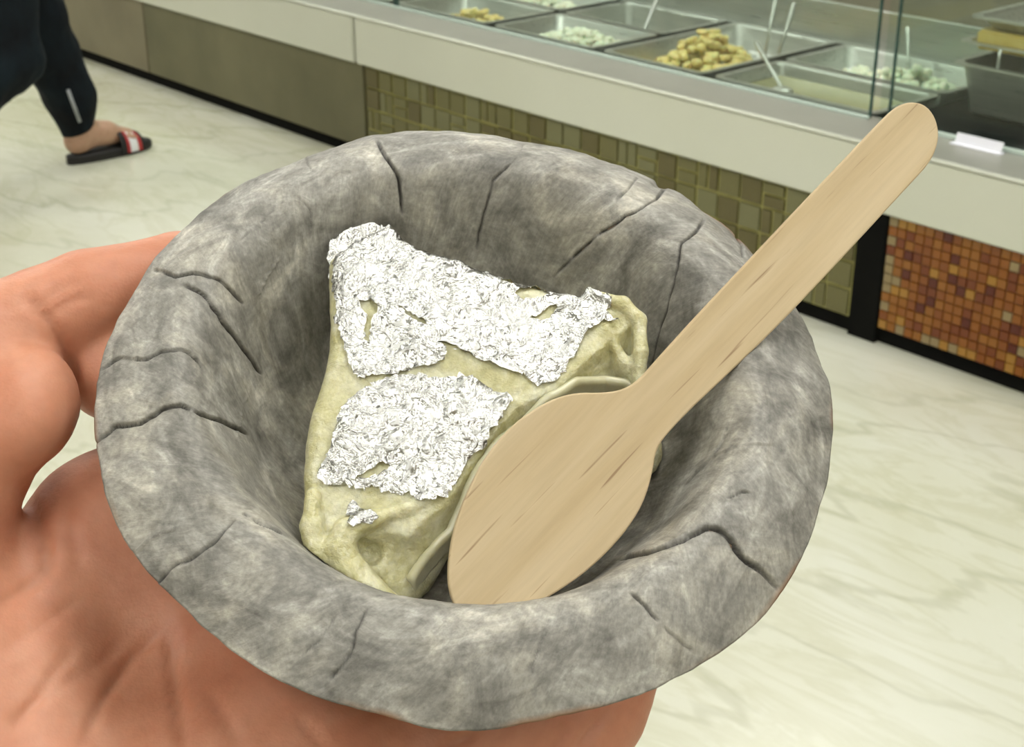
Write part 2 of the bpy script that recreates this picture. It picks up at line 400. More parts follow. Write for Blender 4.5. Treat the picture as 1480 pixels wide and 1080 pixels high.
# ================================================================== display counter
ZB, ZT, ZK = .300, .443, .036          # fascia bottom, ledge height, plinth height
SL, SR = -3.6, 3.6
counter = empty('display_counter', MC)
tag(counter, 'long sweet shop display counter with white fascia, glass front and tiled base', 'counter')
def part(name, me, mat, parent=counter, smooth=False, M=None): return link(name, me, mat, parent, M, smooth)
part('plinth', box_mesh('plinth', SL, SR, .012, .80, 0, ZK+.004), MAT_BLACK)
part('carcass', box_mesh('carcass', SL, SR, .022, .80, ZK, ZB), MAT_BLACK)
x = -3.6
for a, b, k in ((-3.6, -2.66, 0), (-2.654, -1.338, 1), (-1.33, -.002, 0)):
    part('stone_panel', box_mesh('stone_panel', a, b, 0, .02, ZK+.002, ZB-.004, .002), MAT_STONE[k])
# olive tile panel: tiles proud of a pale backing
mp_ = part('tile_panel', box_mesh('tile_panel', .012, 1.80, .004, .02, ZK+.002, ZB-.004), MAT_GROUT)
unit = box_mesh('tile', -.5, .5, -.5, .5, -.5, .5)
umats = []
for mt in MAT_TILE + MAT_MOS:
    me = unit.copy(); me.materials.append(mt); umats.append(me)
def tile(parent, me, s0, s1, z0, z1, t0, t1):
    o = link('tile', me, None, parent, Matrix.Translation(((s0+s1)/2, (t0+t1)/2, (z0+z1)/2)) @ Matrix.Diagonal((s1-s0, t1-t0, z1-z0, 1)), smooth=False); return o
g = .0042
NC, NR = 27, 4; cw = (1.80-.012)/NC; ch = (ZB-.004-ZK-.002)/NR
for i in range(NC):
    for j in range(NR):
        a, b = .012+i*cw, .012+(i+1)*cw; c0, c1 = ZK+.002+j*ch, ZK+.002+(j+1)*ch
        odd = (i+j) % 2
        cells = [(a, b, c0, c1)]
        r = random.random()
        if r < .42: cells = [(a, (a+b)/2, c0, c1), ((a+b)/2, b, c0, c1)] if odd else [(a, b, c0, (c0+c1)/2), (a, b, (c0+c1)/2, c1)]
        for (p, q, u, w) in cells:
            tile(mp_, umats[random.choices((0, 1, 2), (5, 3, 3))[0]], p+g*random.uniform(.6, 1.3), q-g*random.uniform(.6, 1.3), u+g*random.uniform(.6, 1.2), w-g*random.uniform(.6, 1.2), -.0005-random.random()*.002, .006)
part('corner_post', box_mesh('corner_post', 1.805, 1.876, -.004, .05, 0, ZB), MAT_BLACK)
ms_ = part('mosaic_panel', box_mesh('mosaic_panel', 1.878, SR, .004, .02, ZK+.002, ZB-.004), MAT_MGROUT)
pz = (ZB-.004-ZK-.002)/12; ps = .0222
for i in range(24):
    for j in range(12):
        a, c0 = 1.879+i*ps, ZK+.002+j*pz
        wts = [6, 4, 4, 3, 2.2, 1.4, .7]
        if i < 2 or j < 2: wts = [2, 2, 2, 2, .6, 1.5, 5 if j < 1 or i < 1 else 2]
        k = random.choices(range(7), wts)[0]
        tile(ms_, umats[3+k], a+.0012, a+ps-.0012, c0+.0012, c0+pz-.0012, -.0003-random.random()*.0012, .006)
# mosaic beyond the reach of the photograph: one joined part
bm = bmesh.new(); i = 24
while 1.879+(i+1)*ps < SR:
    for j in range(12):
        a, c0 = 1.879+i*ps, ZK+.002+j*pz; n0 = len(bm.faces)
        add_box(bm, a+.0012, a+ps-.0012, -.0003-random.random()*.0012, .006, c0+.0012, c0+pz-.0012); bm.faces.ensure_lookup_table()
        k = random.choices(range(7), [6, 4, 4, 3, 2.2, 1.4, .7])[0]
        for f_ in bm.faces[n0:]: f_.material_index = k
    i += 1
me = bm_mesh('mosaic_tiles', bm)
for mt in MAT_MOS: me.materials.append(mt)
o = link('mosaic_tiles', me, None, ms_, smooth=False); o['kind'] = 'stuff'
# fascia, ledge, rails
for a, b in ((SL, -.0235), (-.0115, SR)):
    part('fascia_panel', box_mesh('fascia_panel', a, b, -.016, .02, ZB, ZT-.004, .004, 2), MAT_FASCIA, smooth=False)
part('fascia_backing', box_mesh('fascia_backing', SL, SR, .0, .02, ZB+.004, ZT-.008), MAT_BLACK)
part('ledge_nosing', box_mesh('ledge_nosing', SL, SR, -.0175, -.002, ZT-.0055, ZT+.001, .0025, 3), MAT_FASCIA, smooth=True)
part('ledge', box_mesh('ledge', SL, SR, -.003, .163, ZT-.012, ZT, .001), MAT_LEDGE)
part('glass_channel', box_mesh('glass_channel', SL, 1.70, .142, .150, ZT, ZT+.007, .001), MAT_GTRIM)
part('glass_channel', box_mesh('glass_channel', 1.76, SR, .142, .150, ZT, ZT+.010, .001), MAT_GTRIM)
GZ = 1.12
for a, b in ((SL, -1.25), (-1.24, -.03), (-.02, 1.700), (1.745, SR)):
    gp = part('glass_pane', box_mesh('glass_pane', a, b, .151, .157, ZT+.003, GZ), MAT_GLASS)
    for q in (a, b-.004): part('pane_edge', box_mesh('pane_edge', q, q+.004, .1505, .1575, ZT+.003, GZ), MAT_GEDGE, gp)
part('side_glass', box_mesh('side_glass', 1.716, 1.722, .16, .80, ZT-.03, GZ), MAT_GLASS)
part('top_glass', box_mesh('top_glass', SL, SR, .15, .82, GZ, GZ+.008), MAT_GLASS)
part('case_back', box_mesh('case_back', SL, SR, .795, .81, .30, .535, .002), MAT_STEEL)
part('case_floor', box_mesh('case_floor', SL, SR, .02, .80, ZB-.004, ZB+.012), MAT_STEEL)
part('dark_shelf', box_mesh('dark_shelf', 1.726, SR, .165, .79, ZT-.03, ZT-.004), MAT_BLACK)
part('steel_cross_rail', box_mesh('steel_cross_rail', SL, 1.715, .160, .196, ZT-.016, ZT-.006), MAT_STEEL)
part('steel_cross_rail', box_mesh('steel_cross_rail', SL, 1.715, .765, .794, ZT-.016, ZT-.006), MAT_STEEL)
# back cabinet behind the counter
bc = empty('back_cabinet', MC @ Matrix.Translation((0, 2.1, 0))); tag(bc, 'low taupe cabinet standing behind the display counter', 'cabinet')
link('body', box_mesh('body', -4, 5, 0, .45, .0, .9, .004), MAT_BROWN, bc, smooth=False)
for i in range(9):
    d = link('door', box_mesh('door', -3.98+i, -3.02+i, -.018, -.001, .06, .86, .003), MAT_BROWN, bc, smooth=False)
    link('handle', box_mesh('handle', -3.10+i, -3.08+i, -.04, -.018, .4, .55, .004), MAT_STEEL, d, smooth=False)
def carton(s, t):
    o = link('carton', box_mesh('carton', -.17, .17, -.12, .12, 0, .26, .006), MAT_RED, M=MC @ Matrix.Translation((s, t, 0)), smooth=False)
    tag(o, 'red carton on the floor behind the counter', 'box')
carton(2.05, 1.75)

# ------------------------------------------------------------------ trays and food
def tray_mesh(w, d, h, rim=.016, th=.002, tap=.02, rad=.025):
    def loop(hw, hd, r, z):
        pts = []
        for cx, cy, a0 in ((hw-r, hd-r, 0), (-hw+r, hd-r, 90), (-hw+r, -hd+r, 180), (hw-r, -hd+r, 270)):
            for k in range(5):
                a = math.radians(a0+k*22.5); pts.append((cx+r*math.cos(a), cy+r*math.sin(a), z))
        return pts
    W, D = w/2, d/2
    L = [loop(W, D, rad, h-.004), loop(W, D, rad, h), loop(W-rim, D-rim, rad*.9, h), loop(W-rim-tap*.15, D-rim-tap*.15, rad*.9, h-.006), loop(W-rim-tap, D-rim-tap, rad, .004+th), loop(W-rim-tap-.006, D-rim-tap-.006, rad, th),
         ]
    O = [loop(W-rim-tap-.006, D-rim-tap-.006, rad, 0), loop(W-rim-tap+th, D-rim-tap+th, rad, .004), loop(W-rim+th*.5, D-rim+th*.5, rad, h-.005), loop(W, D, rad, h-.004)]
    bm = bmesh.new()
    R = [[bm.verts.new(p) for p in l] for l in L[:]]; Q = [[bm.verts.new(p) for p in l] for l in O]
    for rings in (R, Q):
        for A, B in zip(rings, rings[1:]):
            n = len(A)
            for k in range(n): bm.faces.new((A[k], A[(k+1) % n], B[(k+1) % n], B[k]))
    bm.faces.new(R[-1]); bm.faces.new(Q[0][::-1])
    bmesh.ops.remove_doubles(bm, verts=bm.verts, dist=1e-5); return bm_mesh('tray', bm)
def tray(s0, s1, t0, t1, ztop, h, label, grp='steel food trays sunk in the counter'):
    o = link('food_tray', tray_mesh(s1-s0, t1-t0, h), MAT_STEEL, M=MC @ Matrix.Translation(((s0+s1)/2, (t0+t1)/2, ztop-h)), smooth=False)
    tag(o, label, 'tray', grp); return o
ZR = ZT-.002
def lump(seed, sx, sy, sz):
    r = random.Random(seed); bm = bmesh.new(); bmesh.ops.create_icosphere(bm, subdivisions=2, radius=1)
    ph = [r.uniform(0, 6) for _ in range(6)]
    for v in bm.verts:
        p = v.co.normalized(); k = 1+.14*math.sin(3*p.x+ph[0])+.12*math.sin(4*p.y+ph[1])+.10*math.sin(5*p.z+ph[2])
        m = max(abs(p.x), abs(p.y), abs(p.z)); q = p*k*(1+.35*(1/m-1))
        v.co = Vector((q.x*sx, q.y*sy, q.z*sz))
    return bm_mesh('lump', bm)
W_L = [lump(i, .014, .012, .010) for i in range(4)]; Y_L = [lump(20+i, .017, .011, .009) for i in range(4)]
for me in W_L: me.materials.append(MAT_WHITE)
for me in Y_L: me.materials.append(MAT_YELLOW)
def heap(meshes, n, s0, s1, t0, t1, zf, hgt, name, label, cat, grp, peak=None):
    ps, pt = peak or ((s0+s1)/2, (t0+t1)/2)
    placed = []
    for k in range(n*6):
        if len(placed) >= n: break
        s, t = random.uniform(s0, s1), random.uniform(t0, t1)
        q = max(0, 1-math.hypot((s-ps)/(s1-s0)*1.9, (t-pt)/(t1-t0)*1.9))
        lay = random.random()**.3; z = zf+.010+hgt*q*lay
        if any((s-a)**2+(t-b)**2+(1.2*(z-c))**2 < .0175**2 for a, b, c in placed): continue
        placed.append((s, t, z))
    for (s, t, z) in placed:
        o = link(name, random.choice(meshes), None, M=MC @ Matrix.Translation((s, t, z)) @ Matrix.Rotation(random.uniform(0, 6), 4, 'Z') @ Matrix.Rotation(random.uniform(-.5, .5), 4, 'X'))
        tag(o, label, cat, grp)
# row of trays (s ranges read off the photograph); every bay is about 0.6 m deep
DH = .10
tray(-.10, .33, .20, .49, ZR, .06, 'steel tray with a small heap of yellow sweets beside the ledge')
tray(-.10, .33, .50, .765, ZR, .05, 'shallow steel tray filled with white sweets behind the yellow sweets')
tray(.36, .77, .20, .47, ZR, .055, 'steel tray of crumbly white sweets behind the front glass')
tray(.36, .77, .48, .765, ZR, DH, 'steel tray with one serving spoon and little left in it')
tray(.80, 1.16, .20, .765, ZR, .07, 'deep steel tray holding a tall heap of yellow sweets')
tray(1.19, 1.68, .20, .47, ZR, DH, 'steel tray of thick olive syrup beside the glass joint')
tray(1.19, 1.68, .48, .765, ZR, .06, 'steel tray of white sweets behind the syrup tray')
tray(-.56, -.13, .20, .765, ZR, DH, 'empty steel tray next to the yellow sweets tray')
tray(-1.05, -.59, .20, .765, ZR, DH, 'empty steel tray far along the counter')
zf = ZR-DH+.003
heap(Y_L, 34, .02, .24, .26, .42, ZR-.057, .05, 'yellow_sweet', 'small yellow sweet piece in the half empty tray', 'sweet', 'yellow sweets in the small tray', (.12, .34))
heap(W_L, 70, -.03, .26, .56, .71, ZR-.047, .035, 'white_sweet', 'white sweet piece in the shallow back tray', 'sweet', 'white sweets in the shallow tray')
heap(W_L, 120, .42, .73, .24, .43, ZR-.052, .055, 'white_sweet', 'crumbly white sweet piece in the tray behind the front glass', 'sweet', 'white sweets in the front tray', (.60, .33))
heap(Y_L, 170, .84, 1.13, .25, .58, ZR-.067, .125, 'yellow_sweet', 'yellow sweet piece in the tall heap', 'sweet', 'yellow sweets in the tall heap', (1.0, .40))
heap(W_L, 110, 1.27, 1.63, .53, .71, ZR-.057, .07, 'white_sweet', 'white sweet piece in the tray behind the syrup', 'sweet', 'white sweets behind the syrup', (1.5, .6))
so = link('syrup', box_mesh('syrup', 1.215, 1.655, .225, .445, zf-.0025, zf+.068, .006, 2), MAT_SYRUP, M=MC, smooth=False)
tag(so, 'thick olive coloured syrup filling the tray beside the glass joint', 'syrup')
so = link('sauce', box_mesh('sauce', .385, .745, .505, .74, zf-.0025, zf+.012, .004, 2), MAT_SYRUP, M=MC, smooth=False)
tag(so, 'thin layer of brown sauce in the tray with one spoon', 'sauce')
def serving_spoon(a, b, label, flip=0):
    e = empty('serving_spoon', MC @ Matrix.Translation(a)); tag(e, label, 'spoon', 'serving spoons in the trays')
    d = Vector(b)-Vector(a); bm = bmesh.new(); add_tube(bm, [(0, 0, 0), d*.5, d*.94, d], [.0045, .005, .0075, .006], 8)
    link('handle', bm_mesh('handle', bm), MAT_STEEL, e)
    bm = bmesh.new(); bmesh.ops.create_uvsphere(bm, u_segments=12, v_segments=8, radius=1)
    for v in bm.verts: v.co = Vector((v.co.x*.03, v.co.y*.024, v.co.z*.010 - .004))
    link('bowl', bm_mesh('bowl', bm), MAT_STEEL, e)
serving_spoon((1.02, .62, zf+.05), (.985, .70, zf+.215), 'steel serving spoon standing upright in the tall yellow heap')
serving_spoon((1.08, .60, zf+.06), (1.07, .67, zf+.20), 'thin steel serving spoon leaning at the back of the yellow heap')
serving_spoon((.60, .56, zf+.03), (.50, .75, zf+.135), 'steel serving spoon leaning in the tray of brown sauce')
serving_spoon((1.36, .27, zf+.084), (1.14, .43, zf+.140), 'steel serving spoon lying across the rim of the syrup tray')
serving_spoon((1.47, .64, zf+.08), (1.40, .72, zf+.18), 'short steel spoon stuck in the white sweets behind the syrup')
# right bay: stacked trays
tray(1.78, 2.40, .32, .76, .56, .115, 'large steel pan on the dark shelf under the golden slab', 'pans in the right bay')
pan2 = tray(1.78, 2.38, .335, .765, .606, .02, 'flat steel tray carrying a golden sweet slab over the large pan', 'pans in the right bay')
lg = empty('wire_riser', MC @ Matrix.Translation((2.09, .545, .56))); tag(lg, 'thin steel riser holding the golden slab tray over the pan', 'rack')
for a in (-.2, .2):
    for b in (-.2105, .2105):
        bm = bmesh.new(); add_tube(bm, [(a, b, 0), (a, b, .042)], .004, 8); link('leg', bm_mesh('leg', bm), MAT_STEEL, lg)
sl = link('golden_slab', box_mesh('golden_slab', 1.815, 2.345, .355, .745, .589, .632, .006, 2), MAT_GOLD, M=MC, smooth=False); tag(sl, 'golden sweet slab on a flat steel tray', 'sweet')
lid = link('steel_lid', tray_mesh(.56, .43, .03), MAT_STEEL, M=MC @ Matrix.Translation((2.08, .55, .633)), smooth=False); tag(lid, 'shallow steel lid tray lying on the golden slab', 'tray')
tagc = empty('price_card', MC @ Matrix.Translation((1.99, .122, ZT))); tag(tagc, 'small blank white card propped on the ledge against the glass', 'card')
link('card', box_mesh('card', -.055, .055, -.001, .001, 0, .024, .0006), MAT_CARD, tagc, Matrix.Rotation(-.35, 4, 'X'), smooth=False)
link('stand', box_mesh('stand', -.06, .06, -.012, .010, 0, .003, .001), MAT_CARD, tagc, smooth=False)

# ================================================================== leaf bowl
PROF = np.array([(0, -30), (16, -30), (26, -29.4), (33, -26.5), (38.5, -20.5), (42, -13), (45, -6), (47.5, 0), (50, 4.2), (52.2, 6.3), (54.6, 7.1), (58, 6.7), (62.5, 5.0), (66.5, 2.6), (70, 0)], float)
def smooth_open(L, it=3):
    for _ in range(it):
        a = L[:-1]*.75+L[1:]*.25; b = L[:-1]*.25+L[1:]*.75
        L = np.concatenate([L[:1], np.stack([a, b], 1).reshape(-1, 2), L[-1:]])
    return L
PR = resample(smooth_open(PROF), .40)
def prof_w(r): return np.interp(r, PR[:, 0], PR[:, 1])
def on_bowl(x, y):
    d = rayB(x, y); d = d/np.linalg.norm(d); tt = np.linspace(200, 420, 2200); Q = CB+tt[:, None]*d
    r = np.hypot(Q[:, 0], Q[:, 1]); f = Q[:, 2]-np.interp(r, PR[:, 0], PR[:, 1]); ok = (r < 70.5) & (f <= 0)
    return Q[np.argmax(ok)] if ok.any() else None
NT = 1300; TH = np.arange(NT)*2*math.pi/NT; ns = len(PR)-1
PRr = PR[1:]; rr = np.repeat(PRr[:, 0], NT); ww = np.repeat(PRr[:, 1], NT); th = np.tile(TH, ns)
tg = np.gradient(PR, axis=0)[1:]; tg /= np.linalg.norm(tg, axis=1, keepdims=True)
nr, nw = np.repeat(-tg[:, 1], NT), np.repeat(tg[:, 0], NT)
P3 = np.stack([rr*np.cos(th), rr*np.sin(th), ww], 1); NB = np.stack([nr*np.cos(th), nr*np.sin(th), nw], 1)
CR = [ # pixel polyline, half width, depth, step
 ([(540, 194), (553, 222), (574, 250), (580, 285), (581, 310)], .42, 1.3, .5), ([(757, 208), (742, 232), (712, 262), (706, 290), (694, 330), (688, 360)], .34, .8, .35),
 ([(922, 256), (902, 280), (890, 292)], .3, .7, .2), ([(962, 268), (950, 288), (932, 297), (900, 315), (850, 352), (812, 388), (798, 402)], .42, 1.2, .6),
 ([(1025, 305), (1005, 335), (985, 352), (972, 415), (958, 470), (944, 520), (938, 545)], .42, 1.2, .6), ([(1062, 340), (1072, 352), (1074, 372)], .35, .8, .3),
 ([(893, 809), (960, 790), (1024, 760), (1044, 768), (1072, 806), (1098, 824), (1126, 852)], .55, 1.6, .8),
 ([(206, 388), (235, 392), (256, 402), (275, 397), (310, 402), (338, 424), (352, 440)], .36, 1.0, .5), ([(262, 410), (296, 428), (318, 462), (350, 500), (381, 542)], .42, 1.2, .5),
 ([(146, 534), (172, 515), (205, 521), (235, 507), (266, 506), (284, 518), (294, 536)], .34, .9, .45), ([(137, 640), (165, 618), (200, 612), (232, 594), (258, 584), (288, 598), (316, 607), (338, 618), (360, 628)], .42, 1.2, .6),
 ([(342, 752), (318, 778), (285, 806), (250, 822), (224, 853)], .38, 1.0, .5), ([(350, 743), (380, 760), (407, 774)], .42, 1.1, .3),
 ([(532, 878), (514, 910), (508, 948), (482, 975), (468, 1000)], .34, .8, .4), ([(486, 888), (462, 925), (428, 960)], .28, .5, .25),
 ([(792, 912), (776, 940), (768, 975)], .28, .5, .2), ([(912, 856), (930, 872), (952, 898)], .34, .8, .3), ([(345, 350), (400, 300), (412, 290)], .25, .4, .2),
 ([(340, 640), (350, 600), (362, 560)], .25, -.35, .0), ([(370, 430), (392, 390), (420, 350)], .25, -.35, .0), ([(430, 285), (448, 300), (450, 330)], .28, .5, .2),
 ([(440, 225), (452, 250)], .28, .5, .2), ([(190, 805), (225, 775), (265, 762)], .3, -.4, .3), ([(960, 905), (985, 930), (1000, 940)], .28, .5, .2), ([(640, 1000), (660, 950), (690, 920)], .22, .3, .1),
 ([(1000, 690), (1030, 660), (1080, 640), (1120, 640)], .26, -.3, .3), ([(990, 700), (1040, 650), (1060, 600)], .25, .4, .3), ([(1050, 720), (1070, 712), (1085, 712)], .3, .6, .2)]
disp = np.zeros(len(P3)); crack = np.zeros(len(P3))
for px, hw, dep, stp in CR:
    hw *= .62; stp *= .8
    L = [on_bowl(*p) for p in resample(np.array(px, float), 12)]; L = np.array([q for q in L if q is not None])
    if len(L) < 2: continue
    j = rng.normal(0, .12, L.shape); j[0] = j[-1] = 0; L = L + j
    lo, hi = L.min(0)-9, L.max(0)+9; m = np.where(((P3 > lo) & (P3 < hi)).all(1))[0]
    if len(m) == 0: continue
    D, par, _ = polydist(P3[m], L); _, _, sd = polydist(P3[m][:, :2], L[:, :2])
    endp = np.clip(np.minimum(par, 1-par)*9, .0, 1)**.6
    gr_ = np.exp(-(D/hw)**2)*endp
    disp[m] += -dep*gr_ + stp*sd*np.exp(-(D/3.)**2)*endp*np.clip(D/.2, 0, 1)*.5
    if dep > 0: crack[m] = np.maximum(crack[m], np.clip(gr_*1.5, 0, 1)*min(1, dep*.95))
# leaf unevenness: broad dents, pleats towards the rim, ragged edge
disp += .42*fbm(P3, .055, 2, 3)*np.clip(rr/30, 0, 1) + .16*fbm(np.stack([np.cos(th)*16, np.sin(th)*16, rr*.05], 1), 1., 3, 7)*np.clip((rr-25)/25, 0, 1)
disp += .05*fbm(P3, .4, 2, 12)
DV = P3 + NB*disp[:, None]
ev = fbm(np.stack([np.cos(TH)*4, np.sin(TH)*4, TH*0], 1), 1., 2, 21)*.8 + fbm(np.stack([np.cos(TH)*22, np.sin(TH)*22, TH*0], 1), 1., 2, 25)*.12
notch = np.array([math.atan2(*on_bowl(955, 268)[[1, 0]])])[0]
ev = ev + .9*np.exp(-((TH-notch+.06)/.06)**2) - 1.4*np.exp(-((TH-notch-.01)/.018)**2)
fr = np.clip((rr-56)/14, 0, 1)**2; evt = np.tile(ev, ns)
DV[:, 0] += np.cos(th)*evt*fr; DV[:, 1] += np.sin(th)*evt*fr; DV[:, 2] += fr*np.tile(fbm(np.stack([np.cos(TH)*5, np.sin(TH)*5, TH*0], 1), 1., 3, 33), ns)*.8
nin = len(DV)
sel = np.unique(np.linspace(0, ns-1, 26).astype(int))[::-1]
OUT = [DV.reshape(ns, NT, 3)[i] - NB.reshape(ns, NT, 3)[i]*(.9 if i < ns-1 else .8) for i in sel]
V = np.concatenate([[[0, 0, -30.0]], DV] + OUT + [[[0, 0, -30.9]]])
k = np.arange(NT); k1 = (k+1) % NT; rings = [1+i*NT for i in range(ns+len(sel))]
Qs = [np.stack([a+k, b+k, b+k1, a+k1], 1) for a, b in zip(rings, rings[1:])]
me = mesh_np('leaf_bowl', V*UNIT, [np.concatenate(Qs), np.stack([0*k, 1+k, 1+k1], 1), np.stack([0*k+len(V)-1, rings[-1]+k1, rings[-1]+k], 1)])
r_all = np.hypot(V[:, 0], V[:, 1]); pol = np.stack([V[:, 0]/(r_all+1e-6), V[:, 1]/(r_all+1e-6), r_all], 1); sp = .012*(r_all-40)
pol = np.stack([pol[:, 0]*np.cos(sp)-pol[:, 1]*np.sin(sp), pol[:, 0]*np.sin(sp)+pol[:, 1]*np.cos(sp), r_all], 1)
A = me.attributes.new('polar', 'FLOAT_VECTOR', 'POINT'); A.data.foreach_set('vector', pol.astype(np.float32).ravel())
A = me.attributes.new('crack', 'FLOAT', 'POINT'); ca = np.zeros(len(V), np.float32); ca[1:1+nin] = np.clip(crack, 0, 1)*.9; A.data.foreach_set('value', ca)
A = me.attributes.new('browned', 'FLOAT', 'POINT'); ba = np.zeros(len(V), np.float32); ba[1+nin:] = .75
nz = np.clip(fbm(np.stack([np.cos(th)*5, np.sin(th)*5, rr*.3], 1), 1., 3, 41)*1.5, 0, 1); ba[1:1+nin] = np.clip((rr-69.0)/1., 0, 1)*nz; A.data.foreach_set('value', ba)
bowl = tag(link('leaf_bowl', me, MAT_LEAF, M=MB), 'grey pressed leaf bowl with cracked flared rim held in a palm', 'bowl')

# ================================================================== milk sweet
KN = (0, -.217, 1.); KH = -1.7                 # plane of the upper face
def top(x, y, dh=0.): return onplane(x, y, KN, KH+dh)
OUTL = [(463, 352), (478, 310), (528, 288), (564, 302), (600, 342), (650, 358), (700, 374), (780, 400), (860, 414), (922, 438), (934, 462), (935, 530), (985, 570), (1000, 600), (960, 640), (900, 600), (840, 590), (785, 606), (735, 655), (690, 720), (655, 782), (610, 830), (590, 882), (545, 880), (490, 850), (442, 815), (434, 760), (424, 690), (432, 600), (452, 545), (466, 490), (464, 420)]
OU = smooth_closed(np.array([top(x, y)[:2] for x, y in OUTL]), 2)
# keep the outline inside the bowl at the height of the upper face
rO = np.hypot(OU[:, 0], OU[:, 1]); wO = KH+.217*OU[:, 1]; lim = np.interp(wO, PR[20:130, 1], PR[20:130, 0])-1.2
OU *= np.minimum(1, lim/rO)[:, None]
vol = Vol((-42, -50, -31), (46, 50, 14), .5, 9.)
G2 = np.stack(np.meshgrid(vol.ax[0], vol.ax[1], indexing='ij'), -1).reshape(-1, 2)
d2, _, _ = polydist(G2, np.concatenate([OU, OU[:1]])); d2 = np.where(inpoly(G2, OU), -d2, d2)
# shoulder line: below it the upper face falls towards the spoon
SHO = np.array([top(x, y)[:2] for x, y in [(950, 430), (905, 475), (850, 520), (805, 562), (745, 592), (700, 650), (645, 730), (600, 760), (560, 800)]])
ds, _, sd = polydist(G2, SHO); low = np.clip(ds, 0, 99)*(sd > 0)
if inpoly(np.array([top(560, 500)[:2]]), OU)[0]:
    q = np.array([top(560, 500)[:2]]); s0 = polydist(q, SHO)[2][0]; low = np.where(sd == s0, 0, ds)
Tp = KH+.217*G2[:, 1] - 13.0*(1-np.exp(-low/5.0)) + 1.4*np.exp(-((G2[:, 0]+8)/16)**2-((G2[:, 1]-6)/24)**2)
NE = np.array(top(520, 800)[:2]); dn = np.linalg.norm(G2-NE, axis=1); Tp += -3.0*np.exp(-(dn/12)**2)
Tp += .45*fbm(np.concatenate([G2, G2[:, :1]*0], 1), .12, 3, 5)
d2 = d2.reshape(vol.n[0], vol.n[1], 1); Tp = Tp.reshape(d2.shape)
Wz = vol.ax[2][None, None, :]
flare = .18*np.clip(Tp-Wz-2, 0, 20)               # sides lean in towards the base
def smax(a, b, k): h = np.clip(.5+.5*(a-b)/k, 0, 1); return b*(1-h)+a*h+k*h*(1-h)
body = smax(smax(d2+flare+1.2, (Wz-Tp)*.9, 4.5), -(Wz+29.3+0*Tp), 2.)
vol.F[:] = body
rb = np.hypot(G2[:, 0], G2[:, 1]).reshape(d2.shape)
def zc(L, dh=0.): return [top(x, y, dh) for x, y in L]
# fold openings: near end and right corner
vol.chain([top(522, 790, -2.), top(556, 800, -1.5), top(592, 826, -2.5), top(606, 870, -4)], [1.6, 4.0, 5.6, 6.5], .8, carve=True)
vol.chain([top(520, 790, -3), top(536, 800, -5)], [1.8, 2.4], .8, carve=True)
vol.chain([top(886, 484, .4), top(899, 510, -1.), top(910, 540, -3.)], [1.0, 2.6, 3.6], .8, carve=True)
vol.chain([top(598, 812, -12), top(612, 800, -12)], [1.5, 1.5], 1., carve=True)
# inner leaf of the roll and rolled rims
vol.chain([top(640, 712, 0), top(585, 736, 0), top(540, 750, -.4), top(500, 768, -1.), top(490, 795, -2.), top(504, 826, -3.2), top(528, 856, -4.2), top(560, 884, -5.5)], [.7, .9, 1.6, 2.3, 2.9, 3.3, 3.5, 3.6], 1.2)
vol.chain([top(452, 715, -.6), top(450, 760, -1.2), top(456, 800, -2.5), top(478, 832, -4)], [1.4, 2.0, 2.4, 2.6], 1.)
dz_ = lambda p, d: p-np.array([0, 0, d])
for d in (0, 2, 4, 6, 8): vol.chain([dz_(p, d) for p in (top(850, 425, 0), top(900, 438, .5), top(924, 462, .2), top(926, 510, -.6), top(924, 550, -2))], [1.0, 1.3, 1.4, 1.4, 1.4], 1.)
for d in (0, 2, 4, 6): vol.chain([dz_(p, d) for p in (top(876, 474, -.4), top(900, 522, -2.6), top(928, 562, -5), top(950, 585, -7))], [.9, 1.2, 1.6, 2.0], 1.)
# never through the bowl
vol.F = np.maximum(vol.F, ((np.interp(rb, PR[:, 0], PR[:, 1])+.7)-Wz)*.8).astype(np.float32)
ins = vol.F < 0; HT = np.where(ins.any(2), vol.ax[2][vol.n[2]-1-np.argmax(ins[:, :, ::-1], 2)], -29.)
# sub-voxel refinement of the height map
ii = vol.n[2]-1-np.argmax(ins[:, :, ::-1], 2); ii = np.clip(ii, 0, vol.n[2]-2)
a_ = np.take_along_axis(vol.F, ii[..., None], 2)[..., 0]; b_ = np.take_along_axis(vol.F, ii[..., None]+1, 2)[..., 0]
HT = np.where(ins.any(2), vol.ax[2][ii]+vol.h*np.clip(a_/(a_-b_-1e-9), 0, 1), -29.)
def hgt(x, y):
    fx = np.clip((np.asarray(x)-vol.lo[0])/vol.h, 0, vol.n[0]-1.01); fy = np.clip((np.asarray(y)-vol.lo[1])/vol.h, 0, vol.n[1]-1.01)
    i, j = fx.astype(int), fy.astype(int); u, w = fx-i, fy-j
    return HT[i, j]*(1-u)*(1-w)+HT[i+1, j]*u*(1-w)+HT[i, j+1]*(1-u)*w+HT[i+1, j+1]*u*w
V, Q = vol.nets(); V = relax(V, Q, 2, .4); N = vnormals(V, Q); V += N*(.12*fbm(V, .35, 3, 9))[:, None]
sweet = empty('milk_sweet', MB); tag(sweet, 'folded triangular cream coloured milk sweet topped with silver leaf in the bowl', 'sweet')
link('body', mesh_np('body', V*UNIT, Q), MAT_SWEET, sweet)
